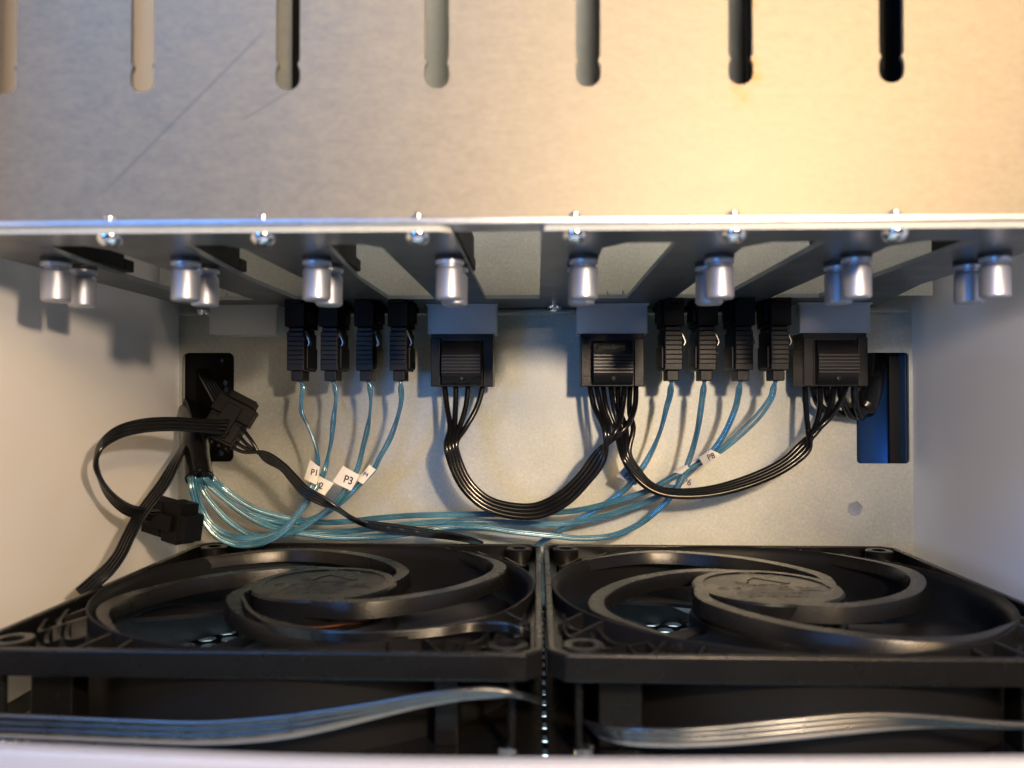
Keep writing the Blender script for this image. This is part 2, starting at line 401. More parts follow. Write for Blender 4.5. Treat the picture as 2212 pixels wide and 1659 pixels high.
fl = G().box(-131, 131, -6.3, 1.1, -1.25, 0.1); obj('flange', fl, M['edge'], cage, bevel=0.35, seg=2)
obj('rear_plate', G().plate([(-130, -0.3), (131.7, -0.3), (131.7, 100), (-130, 100)], [rrect(x-2.4, x+2.4, 40, 92, 2.2) for x in SX], 0, 1.1, lambda u, v, tt: (u, 111+tt, v)), M['galv'], cage)
for pa, pb in ((629, 662), (1617, 1644), (1894, 1962)):
    a = P(pa, 190, 166); b = P(pb, 190, 166)
    obj('drive_rail', G().box(a.x, b.x, 9, 13.5, 24, 98), M['sock'], cage, bevel=0.4)
for x in SX:
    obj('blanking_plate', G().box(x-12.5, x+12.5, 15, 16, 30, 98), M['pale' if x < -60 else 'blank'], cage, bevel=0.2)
for x in (-130.2, 130.9):
    obj('side_flange', G().box(x-0.5 if x < 0 else x-0.3, x+0.3 if x < 0 else x+0.5, 1.1, 111, 46, 100), M['galv'], cage)

# ================================================================== backplane board
bp = thing('backplane_board', 'black drive backplane circuit board with comb-like openings under the cage', 'circuit board', (0, 151.2, 32))
ZB, ZT = 0.0, 1.2
arms = [(-109.8, -92.2), (-78.4, -62.9), (-48.2, -33.0), (13.9, 28.7), (43.6, 59.0), (74.2, 89.4)]
outer = [(-122.3, 0), (-19.2, 0), (-17.6, 0.6), (-16.7, 1.8), (-16.7, 103.6), (0.7, 103.6), (0.7, 1.2), (1.4, 0.2), (2.2, 0), (107.6, 0), (107.6, 74), (118.5, 132), (-121.5, 132)]
holes = []
for a, b in arms:
    if a < 0: holes.append([(a+4, 12.2), (b-3.0, 12.2), (b, 16.5), (b, 103.4), (a, 103.4), (a, 62)])
    else: holes.append([(a+4.5, 12.2), (b-0.5, 12.2), (b, 13), (b, 103.4), (a, 103.4), (a, 18)])
obj('board', G().plate(outer, holes, ZB, ZT, lambda u, v, tt: (u, v, tt), 0, 1), [M['board'], M['board_edge']], bp)
KX = [-110.4+30.2*k for k in range(8)]
# capacitors: body hanging from the underside
body = mesh('capacitor_can', G().lathe([(0.01, -9.9), (2.7, -9.9), (3.15, -9.45), (3.15, -3.3), (3.05, -2.9), (2.60, -2.5), (2.60, -2.1), (3.1, -1.7), (3.15, -1.1), (2.9, -0.9), (0.01, -0.9)], 28), M['can'])
ring = mesh('capacitor_ring', G().lathe([(3.0, -1.95), (3.26, -1.85), (3.26, -1.15), (3.0, -1.05)], 28), M['sleeve'])
base = mesh('capacitor_base', G().lathe([(0.01, -0.95), (3.0, -0.95), (3.3, -0.6), (3.3, 0), (0.01, 0)], 28), M['rubber'])
k = 0
for yrow in (178.0, 188.6):
    for i, x in enumerate(KX):
        c = obj('capacitor', body, None, bp, loc=(x, yrow-151.2, 0))
        obj('crimp_ring', ring, None, c); obj('rubber_base', base, None, c)
# drive sockets on top of the board
sk = G().box(-3.1, 3.1, 0, 36, 0, 8.0); sk.box(-3.1, 3.1, 36, 41, 0, 3.0); sk.box(-3.1, 3.1, -5, 0, 0, 4.0)
skm = mesh('drive_socket', sk, M['sock'])
for x in KX: obj('drive_socket', skm, None, bp, bevel=0.3, loc=(x+0.6, 14, ZT))
# pan head screws
hd = G().lathe([(0.01, -2.1), (0.9, -2.05), (1.7, -1.75), (2.3, -1.1), (2.55, -0.25), (2.55, 0), (0.01, 0)], 24)
hdm = mesh('screw_head', hd, M['steel'])
tip = mesh('screw_tip', G().lathe([(0.01, 4.2), (0.8, 4.1), (1.25, 3.7), (1.25, 3.4), (1.1, 3.2), (1.25, 3.0), (1.25, 0), (0.01, 0)], 14), M['steel'])
cross = mesh('cross_recess', G().box(-1.25, 1.25, -0.28, 0.28, -2.14, -1.6).box(-0.28, 0.28, -1.25, 1.25, -2.145, -1.6), M['rubber'])
for i in range(6):
    x = -84.4+30.55*i; s = obj('screw', hdm, None, bp, loc=(x, 2.4, 0))
    obj('thread', tip, None, s); obj('cross_recess', cross, None, s)
# small solder pins near the power headers
pin = mesh('solder_pin', G().lathe([(0.01, 1.9), (0.3, 1.8), (0.45, 1.0), (0.7, 0), (0.01, 0)], 10), M['steel'])
for hx in (-99.9, -25.5, 25.2, 99.1):
    for q in (-7.6, -2.5, 2.5, 7.6): obj('solder_pin', pin, None, bp, loc=(hx+q, 258-151.2, ZT))
# power headers (milky nylon shells)
def header_mesh():
    g = G(); W, D, H, tk = 11.8, 11.0, 10.2, 1.1
    g.plate(rrect(-W, W, 0, D, 0.5, 2), [rrect(-W+tk, W-tk, tk, D-tk, 0.8, 2)], -H, 0, lambda u, v, tt: (u, v, tt))
    g.box(-W+tk-.01, W-tk+.01, tk-.01, D-tk+.01, -4.2, -0.4)
    return mesh('power_header', g, M['header'])
hm = header_mesh()
lip = mesh('header_rim', G().box(-12.2, 12.2, -0.35, 0.3, -0.75, -0.05), M['header'])
spn = mesh('contact_pin', G().lathe([(0.01, -9.2), (0.7, -8.4), (1.0, -7.6), (1.0, -4.2), (0.01, -4.2)], 12), M['steel'])
HX = [-100.4, -25.5, 25.2, 99.1]
for hx in HX:
    h = obj('power_header', hm, None, bp, bevel=0.2, loc=(hx, 267-151.2, -0.1))
    obj('header_rim', lip, None, h)
    for q in (-7.6, -2.5, 2.5, 7.6): obj('contact_pin', spn, None, h, loc=(q, 5.5, 0))
# data sockets
PX = [-79.2, -68.1, -56.4, -45.4, 43.9, 54.7, 66.5, 77.9]
def sata_sock(sgn):
    g = G().box(-3.2, 3.2, 0, 16.5, -8.6, 0); g.box(3.2 if sgn < 0 else -4.4, 4.4 if sgn < 0 else -3.2, 3, 13, -7.0, 0); return mesh('data_socket', g, M['sock'])
sm_l, sm_r = sata_sock(-1), sata_sock(1)
bigs = mesh('socket_block', G().box(-3.4, 3.4, 17, 24, -2, 0).box(-2.6, 2.6, -2.2, 0, -1.2, 0), M['sock'])
for x in PX:
    o = obj('data_socket', sm_l if x < 0 else sm_r, None, bp, bevel=0.25, loc=(x, 255.5-151.2, -0.05))
    obj('socket_block', bigs, None, o, bevel=0.2)
brk = G().box(-129, 130, 281, 287.9, 31.2, 31.95).box(-3.6, 15.5, 262, 268, 31.0, 31.9).box(-3.6, 15.5, 261.6, 262.6, 33.4, 60)
t = thing('support_bracket', 'grey steel bracket holding up the middle of the circuit board', 'bracket', (0, 268, 31))
obj('ledge', G().box(-129, 130, 13, 19.9, -0.9, -0.05), M['galv'], t)
obj('tongue', G().box(0.9, 13.4, -112, 13, 2.35, 3.3), M['galv'], t)
s = thing('mounting_screw', 'bright pan head screw under the bracket between the two middle power plugs', 'screw', (P(1197, 660, 268).x, 268, 31.0))
obj('head', hdm, None, s); obj('shank', tip, None, s, loc=(0, 0, -0.2))
s = thing('mounting_screw', 'small screw left of the empty power header', 'screw', (P(441, 662, 275).x, 275, 31.0))
obj('head', hdm, None, s)

# ================================================================== fans
FW = 58.9; FH = 25.0
def spiral(t):
    """outer edge of a strut: (radius, angle) in the fan's plane, t = 0 at the hub, 1 at the frame"""
    tab = [(18.0, -100), (19.6, -82), (22.3, -68), (26.0, -55), (31.7, -27), (38.5, -9), (45.6, 7.6), (52.5, 20), (56.6, 33), (57.6, 62)]
    f_ = t*(len(tab)-1); i = min(int(f_), len(tab)-2); a, b = tab[i], tab[i+1]; q = f_-i
    return a[0]+(b[0]-a[0])*q, a[1]+(b[1]-a[1])*q
def strut_mesh():
    g = G(); n = 60
    raw = [Vector((r*cos(radians(a)), r*sin(radians(a)), 0)) for r, a in (spiral(i/n) for i in range(n+1))]
    out = [sum((raw[max(0, min(n, i+k))] for k in range(-4, 5)), Vector())/9 for i in range(n+1)]
    vs = []; fs = []
    for i, p in enumerate(out):
        tt = (out[min(i+1, n)]-out[max(i-1, 0)]).normalized(); nn = Vector((-tt.y, tt.x, 0))
        if nn.dot(-p) < 0: nn = -nn
        wd = 3.5+0.9*(i/n) if i > 6 else 2+0.25*i
        if i > n*0.8: wd *= max(0.12, 1-((i/n-0.8)/0.2)**1.5*0.88)
        q = p+nn*wd; dpt = -4.2+0.8*(i/n)
        vs += [(p.x, p.y, -0.5), (p.x*0.995, p.y*0.995, 0), (q.x*1.005, q.y*1.005, 0), (q.x, q.y, -0.5), tuple((q+nn*0.5).xy)+(dpt,), tuple((p-nn*0.6).xy)+(dpt,)]
    for i in range(n):
        for k in range(6): fs.append((6*i+k, 6*i+(k+1) % 6, 6*i+6+(k+1) % 6, 6*i+6+k))
    fs += [(0, 1, 2, 3, 4, 5), tuple(6*n+k for k in range(6))]
    return mesh('strut', g.add(vs, fs), M['fan'], 50)
def chsq(h, c):
    return [(h, -h+c), (h, h-c), (h-c, h), (-h+c, h), (-h, h-c), (-h, -h+c), (-h+c, -h), (h-c, -h)]
fan = thing('case_fan', '', 'fan', (0, 0, 0))
fxy = lambda u, v, tt: (u, v, tt)
# top wall, pocket floor and bottom flange
obj('frame_wall', G().plate(chsq(FW, 3.6), [chsq(FW-1.7, 3.2)], -5.4, 0, fxy), M['fan'], fan, bevel=0.45)
obj('corner_plate', G().plate(chsq(FW-1.6, 3.2), [circle(0, 0, 56.6, 72)], -5.3, -3.6, fxy), M['fan'], fan, smooth=40)
obj('lower_flange', G().plate(chsq(FW, 3.6), [circle(0, 0, 56.0, 72)], -25, -21.6, fxy), M['fan'], fan, bevel=0.3)
# duct: flared lip, wall
obj('duct_ring', G().lathe([(57.1, -0.05), (56.6, 0.0), (55.9, -0.5), (55.2, -2.2), (54.9, -5), (54.9, -21), (55.8, -24.9), (57.2, -24.9), (57.0, -14), (57.1, -0.05)], 120), M['duct'], fan)
st_m = strut_mesh(); strut_objs = []
for k in range(4):
    o = obj('strut', st_m, None, fan); o.rotation_euler = (0, 0, k*pi/2); strut_objs.append(o)
hub = obj('hub', G().lathe([(0.01, -0.25), (16.2, -0.25), (16.5, 0.05), (17.0, 0.05), (19.0, 0.0), (19.5, -0.6), (19.3, -6.2), (0.01, -6.2)], 72), M['fan'], fan)
# raised lettering and signs on the hub
em = G()
def put(g, x, y, z=-0.25): em.join(g.shift((x, y, z)))
chev = G()
for a, b in (((-6.6, 3.8), (-0.9, 11.2)), ((-0.9, 11.2), (7.4, 4.2))):
    p, q = Vector((*a, 0)), Vector((*b, 0)); t_ = (q-p).normalized(); nn = Vector((-t_.y, t_.x, 0))*0.85
    chev.add([p-nn, q-nn, q+nn, p+nn]+[x+Vector((0, 0, 0.16)) for x in (p-nn, q-nn, q+nn, p+nn)], [(0, 1, 2, 3), (4, 5, 6, 7), (0, 1, 5, 4), (1, 2, 6, 5), (2, 3, 7, 6), (3, 0, 4, 7)])
chev.add([(-6.6, 3.6, 0), (-4.4, 3.6, 0), (-3.0, 5.6, 0), (-4.6, 6.3, 0), (-6.6, 3.6, .16), (-4.4, 3.6, .16), (-3.0, 5.6, .16), (-4.6, 6.3, .16)], [(0, 1, 2, 3), (4, 5, 6, 7), (0, 1, 5, 4), (1, 2, 6, 5), (2, 3, 7, 6), (3, 0, 4, 7)])
put(chev, 0, 0)
put(text_g('ARCTIC', 2.9, 0.08, 0.05, 1.2), 0, 1.7)
put(text_g('C E', 3.6, 0.08, 0.05, 1.2), -10.2, -2.0)
put(text_g('FA', 3.2, 0.08, 0.05), -2.4, -2.4)
put(text_g('UK\nCA', 2.2, 0.08, 0.05, 1.3), 4.2, -1.4)
put(text_g('X', 3.8, 0.08, 0.05, 1.2), 9.8, -1.2); em.box(7.6, 13.4, -4.1, -3.5, -0.25, -0.12)
put(text_g('P12 PWM PST', 2.7, 0.08, 0.04, 1.15), 0, -6.9)
put(text_g('DC 12V 0.08A', 2.3, 0.08, 0.03, 1.1), 0, -10.4)
obj('raised_lettering', em, M['fan'], hub, smooth=0)
wd = G()
for k in range(6):
    a = k*pi/3+0.3; cx, cy = 12.5*cos(a), 12.5*sin(a)
    wd.lathe([(3.5, -8.2), (5.2, -8.4), (5.2, -6.2), (3.5, -6.0)], 14, (cx, cy, 0))
obj('winding', wd.lathe([(0.01, -6.1), (17.6, -6.1), (17.6, -7.2), (0.01, -7.2)], 40), M['copper'], fan)
obj('rotor', G().lathe([(0.01, -7.6), (18.6, -7.6), (19.8, -8.0), (20.2, -9.0), (20.2, -23.5), (0.01, -23.5)], 64), M['blade'], fan)
def blade_mesh():
    nr, na = 16, 14; vs = []; fs = []
    for i in range(nr+1):
        r = 19.8+(53.6-19.8)*i/nr; fr = i/nr
        a_lead = radians(34+26*fr-10*fr*fr); span = radians(51-2*fr)
        for j in range(na+1):
            q = j/na; a = a_lead-span*q
            z = -9.2-11.5*(0.25*q+0.75*q*q)-1.2*fr*(1-q)+2.0*sin(pi*q)*0.5
            vs.append((r*cos(a), r*sin(a), z))
    top_ = len(vs); vs += [(x, y_, z_-1.1) for x, y_, z_ in vs]
    for i in range(nr):
        for j in range(na):
            p = i*(na+1)+j; fs.append((p, p+1, p+na+2, p+na+1)); fs.append((top_+p, top_+p+na+1, top_+p+na+2, top_+p+1))
    for j in range(na):
        for i in (0, nr): p = i*(na+1)+j; fs.append((p, p+1, top_+p+1, top_+p))
    for i in range(nr):
        for j in (0, na): p = i*(na+1)+j; fs.append((p, p+na+1, top_+p+na+1, top_+p))
    return mesh('blade', G().add(vs, fs), M['blade'], 40)
bm_ = blade_mesh()
for k in range(5):
    o = obj('blade', bm_, None, fan); o.rotation_euler = (0, 0, k*2*pi/5+1.0)
# screw bosses in the corners, posts, stiffening pads and curved webs
boss = mesh('screw_boss', G().lathe([(2.2, -3.7), (2.2, -0.35), (2.5, -0.1), (4.0, -0.1), (4.3, -0.4), (4.3, -3.7)], 28), M['fan'])
for sx in (-1, 1):
    for sy in (-1, 1):
        obj('screw_boss', boss, None, fan, loc=(sx*51.6, sy*51.6, 0))
        obj('corner_post', G().lathe([(0.9, -21.7), (0.9, -5.3)], 10, (sx*(51.6+1.0), sy*53.0, 0)), M['fan'], fan)
for x0, x1 in ((-48.5, -39.5), (36.5, 41.5)):
    obj('side_pad', G().box(x0, x1, -50.5, -44, -21.7, -5.3), M['fan'], fan, bevel=0.4)
for sx, sy in ((-1, -1), (1, -1), (-1, 1), (1, 1)):
    for j, (r0, da) in enumerate(((61.0, 19), (65.0, 13))):
        ca = atan2(sy, sx); vs = []; fs = []; n = 18
        for i in range(n+1):
            a = ca+radians(-da+2*da*i/n); sag = r0+1.6*abs(sin(3*pi*i/n))
            zt = -0.6-1.6*abs(sin(3*pi*i/n))
            for rr, zz in ((sag-0.45, -3.7), (sag-0.45, zt), (sag+0.45, zt), (sag+0.45, -3.7)): vs.append((rr*cos(a), rr*sin(a), zz))
        for i in range(n):
            for q in range(3): fs.append((4*i+q, 4*i+q+1, 4*i+4+q+1, 4*i+4+q))
        if sy < 0 or j == 0: obj('curved_web', G().add(vs, fs), M['fan'], fan)
    if sy < 0:
        for da in (-17, -9, 9, 17):
            a = atan2(sy, sx)+radians(da); r0, r1 = 56.9, 66.5 if abs(da) < 12 else 63.5
            g = G().add([(r0, -0.45, -3.7), (r1, -0.45, -3.7), (r1, 0.45, -3.7), (r0, 0.45, -3.7), (r0, -0.4, -0.3), (r1, -0.4, -2.2), (r1, 0.4, -2.2), (r0, 0.4, -0.3)],
                        [(0, 3, 2, 1), (4, 5, 6, 7), (0, 1, 5, 4), (1, 2, 6, 5), (2, 3, 7, 6), (3, 0, 4, 7)])
            g.xf(Matrix.Rotation(a, 4, 'Z')); obj('radial_rib', g, M['fan'], fan, bevel=0.12, seg=1)
scr = obj('flange_screw', G().lathe([(0.01, -19.6), (1.2, -19.7), (2.2, -20.4), (2.5, -21.5), (0.01, -21.5)], 20), M['steel'], fan, loc=(51.6, -52.0, 0))
obj('flange_screw', scr.data, None, fan, loc=(-51.6, -52.0, 0))
fan['label'] = 'left black case fan lying flat with a ribbon lead along one arm'; fan['group'] = 'pair of fans on the case floor'
fan2 = copy_tree(fan); fan2['label'] = 'right black case fan lying flat beside the grey side wall'
for o in [x for x in bpy.data.objects if x.parent == fan2 and x.name.startswith('blade')]: o.rotation_euler.z -= 0.50
FC1 = Vector((-57.8, 214.4, -50)); FC2 = Vector((60.9, 214.4, -50))
fan.location = FC1*S; fan2.location = FC2*S
# extra on the left fan: ribbon lead clipped to the front arm
lead = [(533, 1284, -3), (530, 1300, 0.2), (550, 1328, 0.6), (605, 1356, 0.6), (700, 1370, 0.6), (850, 1371, 0.6), (950, 1363, 0.8), (1025, 1353, 1.1), (1095, 1353, 1.3), (1130, 1364, 0.6), (1138, 1381, -4)]
for k in range(3):
    pts = []
    for px, py, dz in lead:
        p = PZ(px, py, -50+dz); pts.append(p-FC1)
    cen = catmull(pts, 7); off = []
    for i, p in enumerate(cen):
        tt = (cen[min(i+1, len(cen)-1)]-cen[max(i-1, 0)]); nn = Vector((-tt.y, tt.x, 0)).normalized()
        off.append(p+nn*((k-1)*0.5)+Vector((0, 0, -0.8*k+0.6)))
    obj('lead_wire', G().tube(off, 0.46, 8), M['wire'], fan)

# foreground ribbon leads wrapped over the fans' near sides
def ribbon_lead(name, label, ctrl, n, r, parent_loc, cat='cable'):
    t = thing(name, label, cat, parent_loc, 'ribbon leads crossing in front of the fans'); o = Vector(parent_loc)
    for k, s in enumerate(strands(ctrl, n)):
        obj('wire', G().tube([p-o for p in catmull(s, 8)], r*(0.8 if k == n-1 else 1), 10), M['print' if k == n-1 else 'lead'], t)
    return t
c1 = [(-60, 1563, 149, 1.38, 0.35), (0, 1568, 149, 1.38, 0.4), (150, 1574, 149, 1.38, 0.45), (300, 1580, 149, 1.38, 0.45), (450, 1583, 149, 1.38, 0.45), (600, 1572, 149, 1.36, 0.45), (700, 1556, 149, 1.2, 0.5), (800, 1536, 149.5, 1.0, 0.7), (900, 1515, 150, 0.85, 0.8), (1000, 1500, 150.5, 0.75, 0.9), (1060, 1497, 151, 0.7, 0.9), (1110, 1500, 152, 0.5, 1.0), (1160, 1512, 160, 0.4, 1.0)]
ribbon_lead('fan_lead', 'flat black ribbon lead shining blue in front of the left fan', c1, 4, 0.62, P(500, 1585, 149))
c2 = [(1262, 1560, 168, 0.9, 0.4), (1290, 1578, 158, 0.95, 0.4), (1350, 1590, 152, 1.0, 0.4), (1450, 1594, 150, 1.05, 0.45), (1560, 1589, 149.5, 1.15, 0.45), (1700, 1576, 149, 1.2, 0.45), (1850, 1562, 149, 1.15, 0.5), (1950, 1558, 149.5, 0.95, 0.7), (2050, 1560, 150, 0.7, 0.9), (2150, 1566, 150, 0.55, 1.0), (2260, 1570, 150, 0.5, 1.0)]
ribbon_lead('fan_lead', 'flat black ribbon lead catching warm light in front of the right fan', c2, 4, 0.60, P(1600, 1585, 149))

# ================================================================== data cables
def tag_slab(parent, o, quad, d, txt, tsize, toff=(0, 0), rot=0, ink='ink', mat='paper', curl=0.6):
    """a folded label flag: four photo corners (clockwise from top left) at depth d, real thickness, slightly bent"""
    A, B, C_, D = [P(px, py, d+dd)-o for (px, py), dd in zip(quad, (curl, -curl*0.4, -curl*0.6, curl))]
    n = 6; vs = []; fs = []; nrm = (B-A).cross(D-A).normalized()
    if nrm.y > 0: nrm = -nrm
    for th in (0, 0.22):
        for i in range(n+1):
            u = i/n
            for j in range(2):
                p = (A.lerp(B, u)).lerp(D.lerp(C_, u), j)+nrm*(0.5*sin(pi*u)-th); vs.append(p)
    m2 = 2*(n+1)
    for i in range(n):
        a = 2*i; fs += [(a, a+1, a+3, a+2), (m2+a, m2+a+2, m2+a+3, m2+a+1), (a, a+2, m2+a+2, m2+a), (a+1, m2+a+1, m2+a+3, a+3)]
    fs += [(0, m2, m2+1, 1), (2*n, 2*n+1, m2+2*n+1, m2+2*n)]
    tg = obj('label_tag', G().add(vs, fs), M[mat], parent, smooth=40)
    if txt:
        cen = (A+B+C_+D)/4+nrm*0.62; ux = (B-A).normalized(); ux = Matrix.Rotation(rot, 3, nrm) @ ux; uz = -(ux.cross(nrm)).normalized()
        if uz.z < 0: uz = -uz
        g = text_g(txt, tsize, 0.02, 0.03*tsize/2, 0.92)
        g.v = [cen+ux*(p.x+toff[0])+uz*(p.y+toff[1])+nrm*p.z for p in g.v]
        obj('lettering', g, M[ink], tg, smooth=0)
    return tg

house = G().box(-2.9, 2.9, 0, 14.6, -14.2, -1.4).box(-2.55, 2.55, 0.5, 14, -1.4, 0)
houseM = mesh('plug_housing', house, M['black'])
grip = mesh('grip_ridge', G().box(-2.75, 2.75, -0.42, 0.1, -0.72, 0.72), M['black'])
stub = mesh('strain_relief', G().box(-1.95, 1.95, 1.4, 9.4, -17.6, -14.2), M['black'])
def clip_mesh(s):
    pts = catmull([(s*1.2, 3.2, -0.6), (s*2.6, 3.0, -1.0), (s*3.4, 2.8, -2.8), (s*4.2, 2.8, -5.0), (s*3.7, 2.8, -6.0)], 5); g = G()
    vs = []; fs = []
    for p in pts: vs += [p+Vector((0, -1.3, 0)), p+Vector((0, 1.3, 0)), p+Vector((-s*0.3, 0.9, -0.1)), p+Vector((-s*0.3, -1.3, -0.1))]
    for i in range(len(pts)-1):
        for q in range(4): fs.append((4*i+q, 4*i+(q+1) % 4, 4*i+4+(q+1) % 4, 4*i+4+q))
    fs += [(0, 1, 2, 3), tuple(4*(len(pts)-1)+q for q in range(4))]
    return mesh('spring_latch', g.add(vs, fs), M['clip'])
clipM = clip_mesh(1)
sidep = mesh('side_web', G().box(2.9, 3.7, 1.6, 13.0, -13.6, -6.4), M['black'])
sidepL = mesh('side_web', G().box(-3.7, -2.9, 1.6, 13.0, -13.6, -6.4), M['black'])
def data_cable(i, label, ctrl):
    x = PX[i]; top = Vector((x, 257.0, 23.2))
    t = thing('data_cable', label, 'cable', top, 'teal drive data cables')
    h = obj('plug_housing', houseM, None, t, bevel=0.35)
    for k in range(7): obj('grip_ridge', grip, None, h, bevel=0.22, loc=(0, -0.02, -2.3-1.52*k))
    obj('side_web', sidep if x < 0 else sidepL, None, h, bevel=0.3)
    obj('spring_latch', clipM, None, h)
    obj('strain_relief', stub, None, t, bevel=0.35)
    c = [(c_[0], c_[1], c_[2] if len(c_) > 2 else None, c_[3] if len(c_) > 3 else None) for c_ in ctrl]
    ctrl2 = []
    # depth: given at some points, interpolated between
    ds = [(j, q[2]) for j, q in enumerate(c) if q[2] is not None]
    for j, q in enumerate(c):
        lo = max([a for a in ds if a[0] <= j], key=lambda a: a[0]); hi = min([a for a in ds if a[0] >= j], key=lambda a: a[0])
        d = lo[1] if lo[0] == hi[0] else lo[1]+(hi[1]-lo[1])*(j-lo[0])/(hi[0]-lo[0])
        tw = 1.65*q[3] if q[3] is not None else 0.96
        ctrl2.append((q[0], q[1], d, tw, sqrt(max(0.0, 1.02**2-tw**2))))
    first = top+Vector((0, 4.6, -17.0))
    for k, s in enumerate(strands(ctrl2, 2)):
        s = [first+Vector(((k-.5)*1.0, 0, 0))]+s
        obj('wire', G().tube([p-top for p in catmull(s, 7)], 0.50, 10), M['teal'], t)
    # bright drain strand lying in the valley between the two cores
    s = strands(ctrl2, 1)[0]; s = [first]+s
    obj('drain_strand', G().tube([p-top+Vector((0, -0.33, 0.05)) for p in catmull(s, 7)], 0.15, 6), M['drain'], t)
    return t, top
dc = []
dc.append(data_cable(0, 'teal data cable on the leftmost plug, kinked, tagged P1',
    [(654, 835, 262), (651, 862, None, 0.35), (651, 890, None, 0.5), (664, 917, None, 0.2), (679, 955, None, 0.12), (686, 985, None, 0.4), (685, 1012, 262), (673, 1052), (659, 1084), (634, 1121, 258), (598, 1150), (549, 1163, 258), (500, 1158), (458, 1133), (432, 1090), (420, 1050, 256, 0.6), (418, 1030, 256), (416, 1000, 258), (413, 950, 264)]))
dc.append(data_cable(1, 'teal data cable on the second plug from the left, its tag showing a 2',
    [(724, 838, 262), (725.6, 859, None, 0.25), (720, 910), (716, 950, None, 0.4), (710, 979, None, 0.25), (703, 1011, 263), (690, 1042), (668, 1077, None, 0.5), (622, 1138, 256), (573, 1170), (529, 1178, 257), (492, 1171), (459, 1149), (427, 1098), (414, 1052, 254), (412, 1030, 255), (411, 1000, 258), (409, 950, 264)]))
dc.append(data_cable(2, 'teal data cable on the third plug from the left, tagged P3',
    [(799, 838, 262), (801, 862, None, 0.25), (799, 893, None, 0.12), (793, 930), (785, 962, None, 0.5), (771, 1016, 265), (744, 1060), (720, 1089, None, 0.5), (671, 1128, 262), (622, 1152), (549, 1158, 260), (500, 1130), (458, 1087), (434, 1050, 259), (430, 1030, 257), (426, 1000, 260), (420, 950, 266)]))
dc.append(data_cable(3, 'teal data cable on the fourth plug from the left, with a narrow folded tag',
    [(866, 838, 262), (867, 862, None, 0.5), (862, 890, None, 0.35), (843.5, 945), (820, 989, None, 0.5), (808, 1013, 266), (778, 1045), (732, 1089, None, 0.5), (690, 1115), (646, 1128, 265), (573, 1121), (500, 1086, 262), (463, 1052), (442, 1030, 258), (436, 1000, 261), (428, 950, 266)]))
dc.append(data_cable(4, 'teal data cable on the plug right of the middle power connector, tagged P5',
    [(1449, 838, 262), (1447, 855), (1441, 876, None, 0.5), (1424, 938, None, 0.12), (1396.5, 996, 268, 0.6), (1366, 1040, None, 0.6), (1349, 1058), (1317, 1082, 272), (1268.6, 1112), (1215, 1143, 276), (1188, 1159, 278), (1165, 1175, 280), (1140, 1200, 282)]))
dc.append(data_cable(5, 'teal data cable on the sixth plug, tagged P6 in front of the steel',
    [(1520, 838, 262), (1517, 860), (1512.7, 893), (1506, 932, None, 0.4), (1495.6, 972, None, 0.5), (1486, 1001, 266), (1468, 1045), (1448.5, 1073.5, None, 0.6), (1416, 1106, 270), (1376, 1135), (1322, 1157, 272), (1255, 1163), (1201, 1158, 272), (1150, 1153), (1107, 1148, 271), (1038, 1138), (970, 1138, 270), (900, 1150), (800, 1160, 266), (720, 1160), (640, 1150, 262), (560, 1128), (488, 1080, 260), (450, 1045), (440, 1028, 259), (434, 1000, 262), (426, 950, 267)]))
dc.append(data_cable(6, 'teal data cable on the seventh plug, running under the long tag',
    [(1597, 838, 262), (1594, 858), (1588, 883), (1564, 938, None, 0.5), (1538, 975, 267), (1510, 999), (1474, 1034), (1430, 1068, 271), (1376, 1092), (1309, 1114), (1242, 1128, 274), (1188, 1132), (1110, 1129, 274), (1038, 1126), (936, 1128, 272), (870, 1134), (805, 1142, 270), (720, 1150), (659, 1148, 267), (598, 1136), (524.5, 1108, 264), (475.6, 1067), (450, 1030, 261), (442, 1000, 263), (432, 950, 268)]))
dc.append(data_cable(7, 'teal data cable on the rightmost plug, tagged P8, swinging far to the left',
    [(1671, 838, 262), (1667, 856, None, 0.7), (1642.6, 893, None, 0.9), (1598, 938, None, 0.9), (1556, 973, 264, 0.7), (1510, 1001), (1457, 1028.5), (1403, 1058, 268, 0.6), (1322, 1085), (1255, 1101), (1188, 1107.6, 272), (1100, 1110), (1004, 1111, 272), (901.6, 1113), (829.6, 1118, 271), (744, 1127), (683, 1128, 270), (622, 1119), (549, 1098, 266), (488, 1058), (456, 1028, 263), (447, 1000, 265), (436, 950, 269)]))
def dt(i): return dc[i]
def sl(i, *a, **k): tag_slab(dc[i][0], dc[i][1], *a, **k)
sl(0, [(670, 993), (691, 1009), (683, 1047), (657, 1034)], 258.6, 'P1', 2.9, (0.9, 0.1), rot=0.45, curl=0.4)
sl(1, [(683, 1024), (720.5, 1044), (700, 1072), (676, 1056)], 260.2, '2', 3.1, (0.1, -0.1), rot=0.12)
sl(2, [(741, 1006), (777, 1026), (758, 1060), (719, 1040)], 261.0, 'P3', 3.6, (1.0, -0.4), rot=0.18)
sl(3, [(798, 1004), (812, 1014), (784, 1046), (770, 1036)], 263.6, 'P4', 1.9, (0.0, 0), rot=0.2, curl=0.2)
sl(4, [(1352, 1004), (1383, 1038), (1373, 1049), (1332, 1029)], 270.5, 'P5', 2.8, (-0.5, -0.1), rot=0.45, mat='clearlabel')
sl(5, [(1462, 1015), (1506, 1039), (1497, 1055), (1446, 1046)], 269.5, 'P6', 3.1, (1.0, -0.1), rot=0.25, mat='clearlabel')
sl(6, [(1507, 984), (1517, 996), (1478, 1025), (1452, 1020)], 266.0, None, 2, mat='clearlabel', curl=0.2)
sl(7, [(1509, 988), (1536, 971), (1561, 983), (1519, 1004)], 261.0, 'P8', 2.7, (0.6, -0.2), rot=-0.15, curl=0.2, mat='clearlabel')
